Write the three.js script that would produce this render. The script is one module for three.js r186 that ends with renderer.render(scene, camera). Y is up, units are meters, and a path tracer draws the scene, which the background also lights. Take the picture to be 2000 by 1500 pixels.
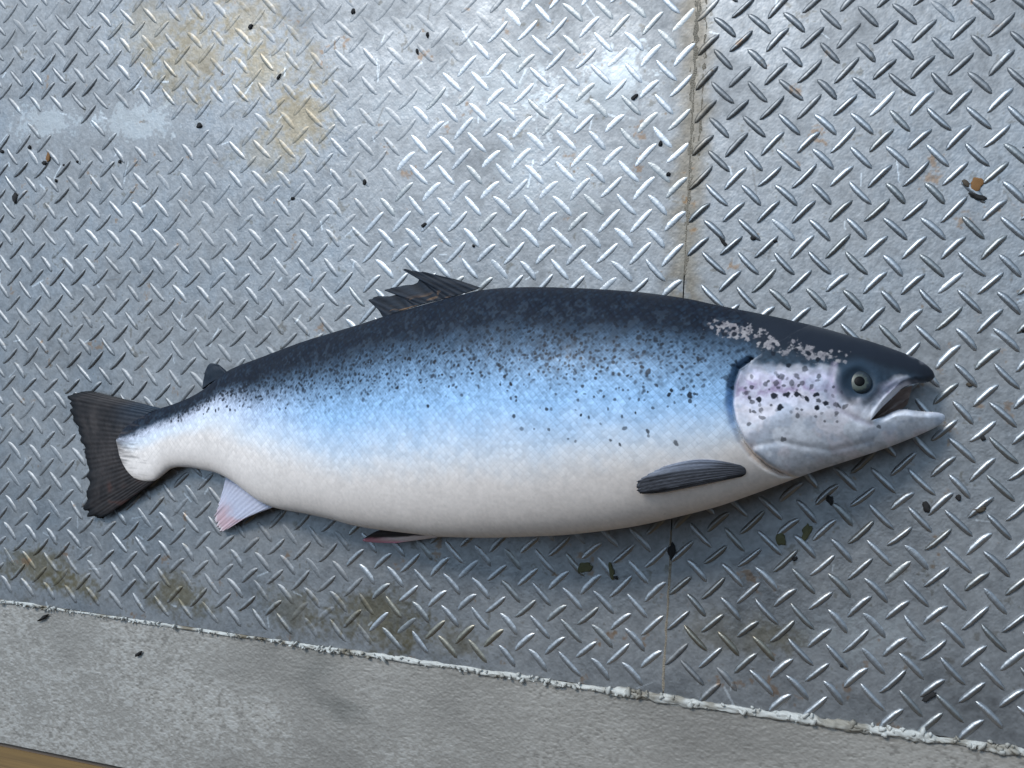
import * as THREE from 'three';
import { mergeGeometries, mergeVertices } from 'three/addons/utils/BufferGeometryUtils.js';

// ---------------------------------------------------------------- camera, sky, sun, exposure
const scene = new THREE.Scene();
const camera = new THREE.PerspectiveCamera(38.164, 4 / 3, 0.05, 60);
camera.position.set(0.3873, 1.0383, 0.0141);
camera.up.set(-0.04478, 0.03022, -0.99854);
camera.lookAt(0, 0, 0);

const renderer = new THREE.WebGLRenderer({ antialias: true });
renderer.setSize(1024, 768);
renderer.toneMapping = THREE.LinearToneMapping;
renderer.toneMappingExposure = 1.42;
renderer.shadowMap.enabled = true;

const SUN = new THREE.Vector3(-0.34, 0.80, -0.62).normalize();
{ // bright overcast sky, glowing softly round the veiled sun
  const W = 256, H = 128, d = new Float32Array(W * H * 4), v = new THREE.Vector3();
  for (let j = 0; j < H; j++) for (let i = 0; i < W; i++) {
    const az = (i + 0.5) / W * Math.PI * 2 - Math.PI, el = ((j + 0.5) / H - 0.5) * Math.PI;
    v.set(Math.cos(el) * Math.cos(az), Math.sin(el), Math.cos(el) * Math.sin(az));
    const c = Math.max(0, v.dot(SUN)), e = Math.max(0, v.y);
    const glow = 0.50 * Math.pow(c, 2.5) + 0.5 * Math.pow(c, 10);
    const b = 0.22 + 0.20 * e + glow, k = (j * W + i) * 4, low = v.y < 0 ? 0.35 : 1;
    d[k] = b * 0.70 * low; d[k + 1] = b * 0.97 * low; d[k + 2] = b * 1.30 * low; d[k + 3] = 1;
  }
  const sky = new THREE.DataTexture(d, W, H, THREE.RGBAFormat, THREE.FloatType);
  sky.mapping = THREE.EquirectangularReflectionMapping; sky.magFilter = sky.minFilter = THREE.LinearFilter; sky.needsUpdate = true;
  scene.background = sky; scene.environment = sky;
}
const sun = new THREE.DirectionalLight(new THREE.Color(1, 0.965, 0.91), 1.5);
sun.position.copy(SUN).multiplyScalar(4); sun.target.position.set(0, 0, 0);
sun.castShadow = true; sun.shadow.radius = 30; sun.shadow.mapSize.set(2048, 2048);
Object.assign(sun.shadow.camera, { left: -1.4, right: 1.4, top: 1.4, bottom: -1.4, near: 0.5, far: 9 });
scene.add(sun, sun.target);

// ---------------------------------------------------------------- helpers
let seed = 20240611;
const rnd = () => { seed = (seed + 0x6D2B79F5) | 0; let t = Math.imul(seed ^ (seed >>> 15), 1 | seed); t = (t + Math.imul(t ^ (t >>> 7), 61 | t)) ^ t; return ((t ^ (t >>> 14)) >>> 0) / 4294967296; };
const hash = (x, y, s = 0) => { let h = Math.imul(x, 374761393) + Math.imul(y, 668265263) + Math.imul(s, 1274126177) | 0; h = Math.imul(h ^ (h >>> 13), 1274126177); return ((h ^ (h >>> 16)) >>> 0) / 4294967296; };
const sm = t => t * t * (3 - 2 * t);
const noise = (x, y, s = 0) => { const i = Math.floor(x), j = Math.floor(y), u = sm(x - i), v = sm(y - j); const a = hash(i, j, s), b = hash(i + 1, j, s), c = hash(i, j + 1, s), d = hash(i + 1, j + 1, s); return a + (b - a) * u + (c - a) * v + (a - b - c + d) * u * v; };
const fbm = (x, y, s = 0, o = 4) => { let a = 0.5, t = 0, n = 0; for (let i = 0; i < o; i++) { t += a * noise(x, y, s + i * 17); n += a; x *= 2.03; y *= 2.03; a *= 0.5; } return t / n; };
const clamp = (x, a = 0, b = 1) => x < a ? a : x > b ? b : x;
const ss = (a, b, x) => sm(clamp((x - a) / (b - a)));
const mix = (a, b, t) => a + (b - a) * t;
const mix3 = (a, b, t) => [a[0] + (b[0] - a[0]) * t, a[1] + (b[1] - a[1]) * t, a[2] + (b[2] - a[2]) * t];
const toS = c => { c = clamp(c); return 255 * (c <= 0.0031308 ? 12.92 * c : 1.055 * Math.pow(c, 1 / 2.4) - 0.055); };
const names = {};
const numbered = n => { const k = names[n] = (names[n] ?? -1) + 1; return k ? `${n}_${String(k).padStart(3, '0')}` : n; };
function tag(o, label, category, group, kind) { o.userData.label = label; o.userData.category = category; if (group) o.userData.group = group; if (kind) o.userData.kind = kind; return o; }
function mesh(name, geo, mat, parent) { const m = new THREE.Mesh(geo, mat); m.name = parent === scene ? numbered(name) : name; m.castShadow = m.receiveShadow = true; parent.add(m); return m; }
function texture(W, H, fn, srgb = true) { // fn(u, v) -> linear rgb triple (or one number)
  const d = new Uint8Array(W * H * 4);
  for (let j = 0; j < H; j++) for (let i = 0; i < W; i++) {
    const c = fn((i + 0.5) / W, (j + 0.5) / H), k = (j * W + i) * 4;
    if (typeof c === 'number') d[k] = d[k + 1] = d[k + 2] = 255 * clamp(c);
    else for (let q = 0; q < 3; q++) d[k + q] = srgb ? toS(c[q]) : 255 * clamp(c[q]);
    d[k + 3] = 255;
  }
  const t = new THREE.DataTexture(d, W, H, THREE.RGBAFormat); t.magFilter = THREE.LinearFilter; t.minFilter = THREE.LinearMipmapLinearFilter; t.generateMipmaps = true;
  t.wrapS = t.wrapT = THREE.RepeatWrapping; if (srgb) t.colorSpace = THREE.SRGBColorSpace; t.needsUpdate = true; return t;
}
const poly = (pts, t) => { // open Catmull-Rom through points of any dimension
  const n = pts.length - 1, x = clamp(t) * n, i = Math.min(n - 1, Math.floor(x)), f = x - i, P = k => pts[clamp(k, 0, n)];
  return pts[0].map((_, q) => { const a = P(i - 1)[q], b = P(i)[q], c = P(i + 1)[q], d = P(i + 2)[q]; return 0.5 * (2 * b + (c - a) * f + (2 * a - 5 * b + 4 * c - d) * f * f + (3 * b - a - 3 * c + d) * f * f * f); });
};
const sample = (a, t) => { const x = clamp(t) * (a.length - 1), i = Math.min(a.length - 2, Math.floor(x)); return a[i] + (a[i + 1] - a[i]) * (x - i); };
const segDist = (x, z, P) => { let b = 1e9; for (let i = 0; i + 1 < P.length; i++) { const ax = P[i][0], az = P[i][1], dx = P[i + 1][0] - ax, dz = P[i + 1][1] - az, t = clamp(((x - ax) * dx + (z - az) * dz) / (dx * dx + dz * dz)); b = Math.min(b, Math.hypot(x - ax - t * dx, z - az - t * dz)); } return b; };
const inside = (x, z, P) => { let c = false; for (let i = 0, j = P.length - 1; i < P.length; j = i++) if ((P[i][1] > z) !== (P[j][1] > z) && x < (P[j][0] - P[i][0]) * (z - P[i][1]) / (P[j][1] - P[i][1]) + P[i][0]) c = !c; return c; };
function geom(pos, idx, uv) { const g = new THREE.BufferGeometry(); g.setAttribute('position', new THREE.Float32BufferAttribute(pos, 3)); if (uv) g.setAttribute('uv', new THREE.Float32BufferAttribute(uv, 2)); g.setIndex(idx); g.computeVertexNormals(); return g; }

// ---------------------------------------------------------------- deck: two tread plates, joint, ledge
const XL = -1.15, XR = 0.95, ZT = -0.85, SEAM = 0.168, EDGE = 0.2865, A = 2.1; // A: metres covered by the deck texture
const duv = (x, z) => [(x - XL) / A, (z - ZT) / A + 0.2];
const blot = (x, z, cx, cz, rx, rz) => Math.hypot((x - cx) / rx, (z - cz) / rz);
const tanSpots = [[-.389,-.3517,.075,.055,.85],[-.3074,-.3356,.085,.05,.8],[-.2679,-.2747,.045,.045,1],[-.4613,-.3855,.06,.04,.55],[-.3012,-.2394,.05,.03,.45],[-.3369,-.3829,.06,.05,.7]];
const brownSpots = [[-.5947,.242,.07,.03,.9],[-.5255,.2557,.05,.02,1],[-.3757,.2539,.06,.03,.9],[-.1334,.2534,.08,.03,.9],[-.2439,.2529,.05,.03,.6],[-.0404,.2629,.06,.025,.6],[.239,.2206,.08,.02,.4],[.2713,.2189,.03,.015,.5]];
const paleSpots = [[.0799,-.289,.06,.022,.6],[.0371,-.2071,.05,.02,.35],[.0892,-.3086,.035,.012,.7],[-.1303,-.2882,.05,.025,.3],[-.0446,-.3001,.05,.03,.4],[-.6181,-.2851,.05,.015,.7],[-.4827,-.28,.04,.015,.7],[.3723,.2086,.06,.02,.5]];
const scuffs = Array.from({ length: 260 }, () => { const a = rnd() * 3.14; return [mix(-0.75, 0.55, rnd()), mix(-0.5, 0.3, rnd()), Math.cos(a), Math.sin(a), 0.003 + 0.014 * rnd() * rnd(), 0.0005 + 0.0006 * rnd(), rnd()]; });
const SC = new Map(); for (const s of scuffs) { const r = Math.ceil(s[4] / 0.02) + 1, ci = Math.floor(s[0] / 0.02), cj = Math.floor(s[1] / 0.02); for (let i = -r; i <= r; i++) for (let j = -r; j <= r; j++) { const k = (ci + i) * 1000 + cj + j; SC.has(k) ? SC.get(k).push(s) : SC.set(k, [s]); } }
function deckColour(x, z) {
  const n1 = fbm(x * 9, z * 9, 1), n2 = fbm(x * 60, z * 60, 2), n3 = fbm(x * 260, z * 260, 3, 3), n4 = noise(x * 700, z * 700, 4);
  let b = 0.238 * (0.45 + 0.30 * n1 + 0.42 * n2 + 0.46 * n3 + 0.20 * n4);
  let c = [b * 0.985, b, b * 1.015];
  const wob = (n1 - 0.5) * 1.1 + (n2 - 0.5) * 1.2 + (n3 - 0.5) * 1.1;
  for (const [cx, cz, rx, rz, a] of tanSpots) { const q = blot(x, z, cx, cz, rx, rz) + wob; if (q < 1) c = mix3(c, [b * 1.16, b * 0.97, b * 0.68], a * 0.85 * ss(1.05, 0.1, q)); }
  for (const [cx, cz, rx, rz, a] of brownSpots) { const q = blot(x, z, cx, cz, rx, rz) + wob; if (q < 1) c = mix3(c, [b * 0.62, b * 0.52, b * 0.30], a * 0.85 * ss(1.05, 0.05, q)); }
  for (const [cx, cz, rx, rz, a] of paleSpots) { const q = blot(x, z, cx, cz, rx, rz) + wob * 2.2; if (q < 1) c = mix3(c, [0.52, 0.55, 0.56], a * 0.6 * ss(1, 0.4, q)); }
  const dj = Math.abs(x - SEAM + 0.004 * (noise(z * 90, 3) - 0.5)); // grime packed along the joint
  if (dj < 0.03 && z < 0.0) c = mix3(c, [b * 0.72, b * 0.60, b * 0.44], 0.75 * ss(0.026, 0.004, dj + 0.02 * (n2 - 0.5)) * ss(0.3, 0.6, n2 + 0.25));
  const dirt = ss(0.66, 0.76, n2 * 0.55 + n3 * 0.45); c = mix3(c, [0.10, 0.085, 0.06], 0.55 * dirt);
  const rust = ss(0.7, 0.78, fbm(x * 42 + 9, z * 42, 8) * 0.7 + n3 * 0.3); c = mix3(c, [0.22, 0.12, 0.05], 0.6 * rust);
  for (const [sx, sz, dx, dz, l, w, t] of SC.get(Math.floor(x / 0.02) * 1000 + Math.floor(z / 0.02)) || []) { const u = (x - sx) * dx + (z - sz) * dz, v = -(x - sx) * dz + (z - sz) * dx; if (Math.abs(u) < l && Math.abs(v) < w) c = mix3(c, t < 0.6 ? [0.66, 0.69, 0.71] : [0.16, 0.15, 0.14], 0.5); }
  return c;
}
const deckMap = texture(2048, 2048, (u, v) => { const x = XL + u * A, z = ZT + (v - 0.2) * A; return (x < -0.85 || x > 0.65 || z < -0.6 || z > 0.32) ? [0.235 * (0.8 + 0.4 * noise(x * 80, z * 80)), 0.24 * (0.8 + 0.4 * noise(x * 80, z * 80)), 0.245 * (0.8 + 0.4 * noise(x * 80, z * 80))] : deckColour(x, z); });
const pn = (x, y, p, q) => { const i = Math.floor(x), j = Math.floor(y), u = sm(x - i), v = sm(y - j), h = (a, b) => hash(((a % p) + p) % p, ((b % p) + p) % p, q), a = h(i, j), b = h(i + 1, j), c = h(i, j + 1), d = h(i + 1, j + 1); return a + (b - a) * u + (c - a) * v + (a - b - c + d) * u * v; };
const fineBump = texture(512, 512, (u, v) => 0.40 * pn(u * 24, v * 24, 24, 5) + 0.34 * pn(u * 64, v * 64, 64, 6) + 0.26 * pn(u * 150, v * 150, 150, 7), false);
fineBump.repeat.set(9, 9);
const deckRough = texture(512, 512, (u, v) => { const n = 0.5 * pn(u * 12, v * 12, 12, 31) + 0.3 * pn(u * 40, v * 40, 40, 32) + 0.2 * pn(u * 130, v * 130, 130, 33); return [0, 0.44 + 0.46 * n, 0]; }, false); deckRough.repeat.set(3, 3);
const deckMat = new THREE.MeshStandardMaterial({ map: deckMap, metalness: 0.93, roughness: 0.78, roughnessMap: deckRough, bumpMap: fineBump, bumpScale: 0.00028 });
const lugMats = [[0.37, 0.38, 0.39], [0.33, 0.34, 0.35], [0.42, 0.43, 0.44], [0.29, 0.295, 0.29], [0.38, 0.345, 0.285], [0.27, 0.25, 0.205]].map(c => new THREE.MeshStandardMaterial({ color: new THREE.Color().setRGB(...c), metalness: 0.88, roughness: 0.42, bumpMap: fineBump, bumpScale: 0.0003 }));

function sheet(x0, x1, z0, z1, top, thick, nx, nz, wave = () => 0) { // slab with a lightly wavy top
  const pos = [], uv = [], idx = [], id = (i, j) => j * (nx + 1) + i;
  for (let j = 0; j <= nz; j++) for (let i = 0; i <= nx; i++) { const x = mix(x0, x1, i / nx), z = mix(z0, z1, j / nz); pos.push(x, top + wave(x, z), z); uv.push(...duv(x, z)); }
  for (let j = 0; j < nz; j++) for (let i = 0; i < nx; i++) idx.push(id(i, j), id(i, j + 1), id(i + 1, j), id(i + 1, j), id(i, j + 1), id(i + 1, j + 1));
  const g = geom(pos, idx, uv), b = new THREE.BoxGeometry(x1 - x0, thick, z1 - z0).translate((x0 + x1) / 2, top - 0.0012 - thick / 2, (z0 + z1) / 2);
  const bu = b.attributes.uv, bp = b.attributes.position; for (let k = 0; k < bu.count; k++) bu.setXY(k, ...duv(bp.getX(k), bp.getZ(k)));
  return mergeGeometries([g, b]);
}
const PITCH = 0.032;
const wave = (x, z) => -0.0009 * fbm(x * 5 + 3, z * 5, 41, 2) * 0.8;
function lugGeo(L, W, H, bend) {
  const st = [-1, -0.82, -0.4, 0.4, 0.82, 1], pr = [[-1, -0.5], [-0.62, 0.72], [0, 1], [0.62, 0.72], [1, -0.5]], pos = [], uv = [], idx = [];
  st.forEach((t, a) => { const w = W * Math.pow(Math.max(0, 1 - Math.pow(Math.abs(t), 2.6)), 0.5) * 0.92 + W * 0.08, h = H * (1 - 0.82 * Math.pow(Math.abs(t), 5)); pr.forEach(([x, y]) => { pos.push(t * L, y < 0 ? -0.0012 : y * h, x * w + bend * t * t); uv.push(t * L * 0.5 + a * 0.001, x * w * 0.5); }); });
  for (let a = 0; a < 5; a++) for (let b = 0; b < 4; b++) { const i = a * 5 + b; idx.push(i, i + 1, i + 5, i + 5, i + 1, i + 6); }
  idx.push(0, 2, 1, 0, 3, 2, 0, 4, 3, 25, 26, 27, 25, 27, 28, 25, 28, 29);
  return geom(pos, idx, uv);
}
const lugGeos = [[0.0150, 0.0037, 0.0027, 0], [0.0145, 0.0039, 0.0025, 0.0009], [0.0154, 0.0036, 0.0028, -0.0009], [0.0142, 0.0041, 0.0024, 0.0013]].map(a => lugGeo(...a));
const smoothBand = [[-.7064,-.296],[-.5887,-.3054],[-.4337,-.2928],[-.3371,-.2831],[-.3357,-.262],[-.4314,-.2594],[-.5854,-.2595],[-.7044,-.2695]];

const FISH={x0:-.4698,x1:.3454,zd:[.0841,.0756,.0705,.0662,.0625,.0592,.0563,.0537,.0514,.0493,.0474,.0456,.0439,.0423,.0406,.0388,.0369,.0349,.0328,.0304,.0279,.0251,.0221,.0188,.0152,.0114,.0072,.0034,.0006,-.0019,-.0041,-.0061,-.008,-.0097,-.0114,-.0132,-.015,-.0168,-.0187,-.0205,-.0223,-.0241,-.0259,-.0277,-.0294,-.0312,-.0328,-.0344,-.036,-.0375,-.0389,-.0403,-.0417,-.0432,-.0447,-.0461,-.0476,-.049,-.0505,-.0521,-.0536,-.0552,-.0568,-.0584,-.06,-.0615,-.063,-.0645,-.066,-.0675,-.0689,-.0704,-.0718,-.0732,-.0745,-.0759,-.0772,-.0786,-.0799,-.0812,-.0824,-.0837,-.085,-.0861,-.0871,-.0877,-.0883,-.0888,-.0892,-.0895,-.0897,-.0899,-.0901,-.0902,-.0902,-.0902,-.0902,-.0902,-.0901,-.09,-.0899,-.0898,-.0897,-.0895,-.0893,-.0891,-.0889,-.0886,-.0883,-.088,-.0877,-.0873,-.087,-.0865,-.086,-.0854,-.0848,-.0841,-.0834,-.0827,-.0819,-.081,-.0799,-.0788,-.0777,-.0767,-.0757,-.0748,-.0738,-.0729,-.072,-.0711,-.0701,-.0691,-.0681,-.0671,-.066,-.0649,-.0638,-.0627,-.0615,-.0602,-.0589,-.0575,-.0561,-.0548,-.0535,-.0522,-.0508,-.0492],zv:[.0855,.103,.1122,.1185,.123,.1263,.1276,.1284,.1287,.1283,.1273,.1248,.1208,.1167,.1128,.1107,.1094,.1089,.1086,.1084,.1083,.1086,.1091,.1097,.11,.1104,.1109,.112,.1134,.115,.1169,.1191,.1216,.1243,.1269,.1296,.1323,.1346,.1367,.1385,.1398,.1409,.1416,.1421,.1424,.1426,.1428,.143,.1432,.1435,.1439,.1443,.1447,.1452,.1457,.1462,.1468,.1475,.1482,.1489,.1494,.1498,.15,.1503,.1505,.1506,.1507,.1507,.1507,.1507,.1507,.1507,.1507,.1507,.1507,.1507,.1508,.1507,.1506,.1502,.1498,.1493,.1489,.1485,.148,.1476,.1471,.1466,.146,.1454,.1447,.144,.1433,.1426,.1419,.1411,.1404,.1397,.139,.1383,.1375,.1367,.1358,.1348,.1337,.1326,.1315,.1304,.1293,.1281,.1269,.1256,.1243,.1229,.1214,.1198,.1182,.1164,.1147,.113,.1112,.1094,.1076,.1058,.1039,.102,.1,.0979,.0955,.0931,.0907,.0882,.0858,.0833,.0808,.0782,.0756,.073,.0705,.068,.0655,.0631,.0607,.0585,.0563,.0541,.0519,.0497,.0475,.0452],t:[.0021,.0029,.0036,.0044,.0052,.0061,.0071,.0082,.0093,.0101,.0109,.0116,.0122,.0128,.0134,.0141,.0147,.0154,.0161,.0167,.0174,.0181,.0188,.0195,.0202,.0209,.0217,.0224,.0232,.024,.0248,.0256,.0264,.0271,.0279,.0287,.0295,.0303,.0311,.0319,.0327,.0336,.0344,.0352,.036,.0368,.0376,.0384,.0392,.04,.0408,.0416,.0424,.0432,.044,.0448,.0455,.0463,.047,.0477,.0484,.0491,.0498,.0505,.0511,.0517,.0524,.053,.0536,.0542,.0548,.0554,.056,.0567,.0573,.0579,.0585,.0591,.0596,.0602,.0607,.0612,.0616,.0621,.0626,.063,.0634,.0638,.0642,.0646,.0649,.0652,.0655,.0657,.066,.0663,.0665,.0667,.0669,.067,.067,.067,.067,.067,.067,.067,.067,.067,.067,.067,.067,.0669,.0668,.0667,.0665,.0664,.0662,.066,.0658,.0656,.0652,.0649,.0645,.0641,.0636,.0632,.0627,.0622,.0616,.061,.0603,.0597,.0589,.0582,.0575,.0567,.0559,.055,.0541,.0531,.0521,.051,.0499,.0486,.0472,.0457,.0442,.0426,.041,.0394],h:[.0125,.0125,.0125,.0125,.0125,.0125,.0125,.0125,.0125,.0127,.0131,.0137,.0143,.0149,.0155,.0161,.0167,.0173,.0179,.0185,.0192,.0198,.0204,.0211,.0218,.0225,.0232,.0239,.0246,.0253,.026,.0268,.0275,.0282,.029,.0297,.0305,.0312,.0319,.0327,.0335,.0342,.035,.0357,.0365,.0373,.038,.0388,.0395,.0402,.041,.0417,.0425,.0432,.0439,.0446,.0454,.0461,.0467,.0474,.0481,.0487,.0493,.0499,.0505,.0511,.0517,.0523,.0529,.0534,.054,.0546,.0551,.0557,.0563,.0568,.0574,.0579,.0585,.059,.0594,.0599,.0603,.0608,.0612,.0616,.062,.0624,.0627,.063,.0633,.0636,.0639,.0641,.0644,.0647,.0649,.0651,.0652,.0653,.0653,.0653,.0653,.0653,.0653,.0653,.0653,.0653,.0653,.0653,.0653,.0652,.0651,.065,.0649,.0647,.0646,.0644,.0642,.064,.0637,.0633,.063,.0626,.0622,.0617,.0613,.0608,.0603,.0597,.0591,.0585,.0578,.0571,.0564,.0557,.055,.0542,.0533,.0524,.0515,.0505,.0494,.0482,.0469,.0455,.0441,.0426,.0411,.0396],
 upper:{xt:.3938,a:[-.0492,-.0484,-.0476,-.0467,-.0458,-.0449,-.044,-.0432,-.0423,-.0414,-.0404,-.0395,-.0386,-.0376,-.0367,-.0357,-.0347,-.0336,-.0325,-.0314,-.0303,-.0292,-.028,-.0268,-.0255,-.0244,-.0238,-.0236],b:[.0169,.0132,.0089,.0049,.0015,-.0018,-.0049,-.0081,-.0112,-.0131,-.0144,-.0153,-.016,-.0165,-.0168,-.017,-.0172,-.0175,-.0179,-.0184,-.0189,-.0195,-.0203,-.0211,-.022,-.0228,-.0234,-.0236],t:[.0394,.0385,.0376,.0368,.0359,.035,.0341,.0332,.0323,.0314,.0306,.0297,.0289,.0281,.0273,.0266,.0258,.0252,.0245,.024,.0235,.023,.0226,.0223,.0221,.0219,.0218,.0218],h:[.0396,.0388,.038,.0372,.0364,.0355,.0347,.0339,.033,.0322,.0314,.0306,.0299,.0291,.0284,.0277,.027,.0264,.0258,.0253,.0248,.0244,.0241,.0238,.0235,.0234,.0233,.0232]},
 lower:{xt:.4035,a:[.0169,.0157,.0143,.0126,.0103,.0082,.0067,.0061,.0057,.0059,.0063,.0066,.0068,.0069,.007,.007,.007,.007,.007,.0071,.0074,.0078,.0081,.0086,.0092,.0099,.011,.0114],b:[.0452,.0438,.0423,.0408,.0393,.0378,.0363,.0348,.0333,.0318,.0304,.029,.0276,.0263,.025,.0237,.0225,.0214,.0203,.0192,.0182,.0172,.0162,.0151,.0138,.0124,.0117,.0114],t:[.0394,.0383,.0373,.0362,.0351,.034,.0329,.0318,.0307,.0296,.0286,.0275,.0264,.0254,.0244,.0234,.0225,.0217,.0209,.0202,.0196,.0191,.0186,.0182,.0179,.0177,.0176,.0176],h:[.0396,.0387,.0377,.0367,.0357,.0346,.0336,.0326,.0316,.0306,.0296,.0286,.0276,.0266,.0257,.0248,.0239,.0232,.0224,.0218,.0212,.0207,.0203,.02,.0197,.0195,.0194,.0193]},R:.0472};
const underFish = (x, z) => { const t = (x - FISH.x0) / (FISH.x1 - FISH.x0); if (t < 0.02 || t > 1.05) return false; const d = sample(FISH.zd, t), v = sample(FISH.zv, t); return z > d + 0.012 && z < v - 0.012; };
function plate(x0, x1, ox, oz, ang, label, slashFirst) {
  const p = mesh('floor_plate', sheet(x0, x1, ZT, EDGE, 0, 0.005, Math.round((x1 - x0) / 0.01), 114, wave), deckMat, scene);
  tag(p, label, 'floor plate', null, 'structure');
  const list = [], c = Math.cos(ang), s = Math.sin(ang);
  for (let j = -60; j < 60; j++) for (let i = -60; i < 60; i++) {
    const slash = (i + j & 1) === 0; // the two leanings alternate like a chequerboard at half pitch
    const a = i / 2, b = j / 2; if (Math.abs((a - b) % 1) > 0.01) continue;
    const whole = Math.abs(a % 1) < 0.01, u = a * PITCH, v = b * PITCH;
    const x = ox + u * c - v * s + (rnd() - 0.5) * 0.0012, z = oz + u * s + v * c + (rnd() - 0.5) * 0.0012;
    const r1 = rnd(), r2 = rnd(), r3 = rnd(), r4 = rnd();
    if (x < x0 + 0.010 || x > x1 - 0.010 || z < ZT + 0.012 || z > EDGE - 0.009) continue;
    if (inside(x, z, smoothBand) && r4 < 0.85) continue;
    const rising = whole === slashFirst; // leaning "/" as seen with -z up
    let wear = fbm(x * 6 + 2, z * 6, 51, 3); let h = 1;
    if (x < SEAM) h = mix(0.52, 0.22, ss(-0.02, -0.2, z) * ss(-0.6, -0.35, x)) * (0.55 + 0.9 * wear); else h = 0.75 + 0.5 * wear;
    h *= 0.8 + 0.4 * r4; if (r4 < 0.05) h *= 0.5;
    list.push({ x, z, y: wave(x, z) - 0.0001, rot: (rising ? 1 : -1) * Math.PI / 4 + ang + (r1 - 0.5) * 0.12, h, g: Math.floor(r2 * 4), m: r3, l: 0.9 + 0.16 * r1 });
  }
  const E = new THREE.Vector3(...camera.position.toArray());
  for (const q of list) q.d = (q.x < -0.72 || q.x > 0.50 || q.z < -0.46 || q.z > 0.3 || underFish(q.x, q.z)) ? 9 + Math.abs(q.x) : E.distanceTo(new THREE.Vector3(q.x, 0, q.z));
  list.sort((a, b) => a.d - b.d);
  const rest = [], M = new THREE.Matrix4(), Q = new THREE.Quaternion(), UPV = new THREE.Vector3(0, 1, 0);
  list.forEach((q, k) => {
    const isTan = tanSpots.some(([cx, cz, rx, rz]) => blot(q.x, q.z, cx, cz, rx, rz) < 0.75), isBrown = brownSpots.some(([cx, cz, rx, rz]) => blot(q.x, q.z, cx, cz, rx, rz) < 0.7);
    const mi = isTan ? 4 : isBrown && q.m < 0.6 ? 5 : Math.floor(q.m * 3.7);
    Q.setFromAxisAngle(UPV, q.rot); M.compose(new THREE.Vector3(q.x, q.y, q.z), Q, new THREE.Vector3(q.l, q.h, 1));
    if (k < 300 && q.d < 9) { const l = mesh('tread_lug', lugGeos[q.g], lugMats[mi], p); l.applyMatrix4(M); }
    else { const g = lugGeos[q.g].clone().applyMatrix4(M), P = g.attributes.position, U = g.attributes.uv; for (let i = 0; i < P.count; i++) U.setXY(i, ...duv(P.getX(i), P.getZ(i))); rest.push(g); }
  });
  const r = mesh('tread_lugs', mergeGeometries(rest), deckMat, p); r.userData.kind = 'stuff';
  return p;
}
plate(XL, SEAM - 0.0006, -0.6603, -0.1807, 0.0028, 'worn grey tread plate floor under the tail and belly of the fish', false);
plate(SEAM + 0.0006, XR, 0.3070, -0.3303, 0, 'cleaner grey tread plate floor with crisp raised lugs under the fish head', true);

// dark sub-floor that shows in the joint
tag(mesh('floor_base', new THREE.BoxGeometry(XR - XL, 0.02, 1.9).translate((XL + XR) / 2, -0.0185, 0.05), new THREE.MeshStandardMaterial({ color: new THREE.Color().setRGB(0.16, 0.125, 0.10), roughness: 0.9, metalness: 0.2 }), scene), 'dark rusty steel deck under the tread plates', 'floor', null, 'structure');

// lumpy beads: a tube whose radius and height wander
function bead(path, r, seedN, step, rr = 0.45, squash = 0.55) {
  const pos = [], uv = [], idx = [], K = 10; let L = 0; for (let i = 1; i < path.length; i++) L += Math.hypot(path[i][0] - path[i - 1][0], path[i][1] - path[i - 1][1]);
  const n = Math.round(L / step);
  for (let i = 0; i <= n; i++) {
    const t = i / n, [x, z] = poly(path, t), [x2, z2] = poly(path, Math.min(1, t + 0.002)), [x1, z1] = poly(path, Math.max(0, t - 0.002));
    let dx = x2 - x1, dz = z2 - z1; const q = Math.hypot(dx, dz); dx /= q; dz /= q;
    const s = t * L, end = Math.min(1, Math.min(i, n - i) / 2 + 0.05);
    for (let k = 0; k <= K; k++) {
      const a = Math.PI * (k / K), lump = 1 - rr + 2 * rr * (0.6 * noise(s / 0.009, k * 0.8, seedN) + 0.4 * noise(s / 0.0035, k * 1.7, seedN + 3)), R = r * lump * end * (rr < 0.55 ? mix(0.5, 1.05, ss(-0.5, 0.35, x)) * (0.65 + 0.7 * noise(s * 30, 5, seedN)) : 1);
      const off = 0.35 * r * (noise(s / 0.02, 1, seedN + 7) - 0.5);
      pos.push(x - dz * (Math.cos(a) * R + off), -0.0015 + Math.sin(a) * R * squash * 1.6, z + dx * (Math.cos(a) * R + off)); uv.push(s * 8, k / K * r * 8);
    }
  }
  for (let i = 0; i < n; i++) for (let k = 0; k < K; k++) { const a = i * (K + 1) + k; idx.push(a, a + 1, a + K + 1, a + K + 1, a + 1, a + K + 2); }
  return geom(pos, idx, uv);
}
function lump(sx, sy, sz, s, det = 2) { const g = new THREE.IcosahedronGeometry(1, det), P = g.attributes.position; for (let i = 0; i < P.count; i++) { const x = P.getX(i), y = P.getY(i), z = P.getZ(i), k = 0.62 + 0.76 * noise(x * 1.9 + 7 * s, z * 1.9 + y * 1.3, 181 + s); P.setXYZ(i, x * k * sx, y * k * sy, z * k * sz); } let h = mergeVertices(g.deleteAttribute('normal').deleteAttribute('uv'), 1e-6); h.computeVertexNormals(); return h; }
const beadMat = new THREE.MeshStandardMaterial({ color: new THREE.Color().setRGB(0.50, 0.50, 0.47), roughness: 0.6, metalness: 0.1, vertexColors: true });
const beadLumps = []; for (let k = 0; k < 520; k++) { const x = mix(-1.1, 0.92, rnd()), r = 0.0012 + 0.0026 * rnd() * rnd(), wide = mix(0.5, 0.85, ss(-0.4, 0.4, x)); beadLumps.push(lump(r * wide * (1 + rnd()), r * 0.8, r * wide, k % 17, 1).rotateY(rnd() * 3).translate(x, 0.0012 + 0.0016 * rnd(), 0.2885 + (rnd() - 0.5) * 0.009 * wide)); }
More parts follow.
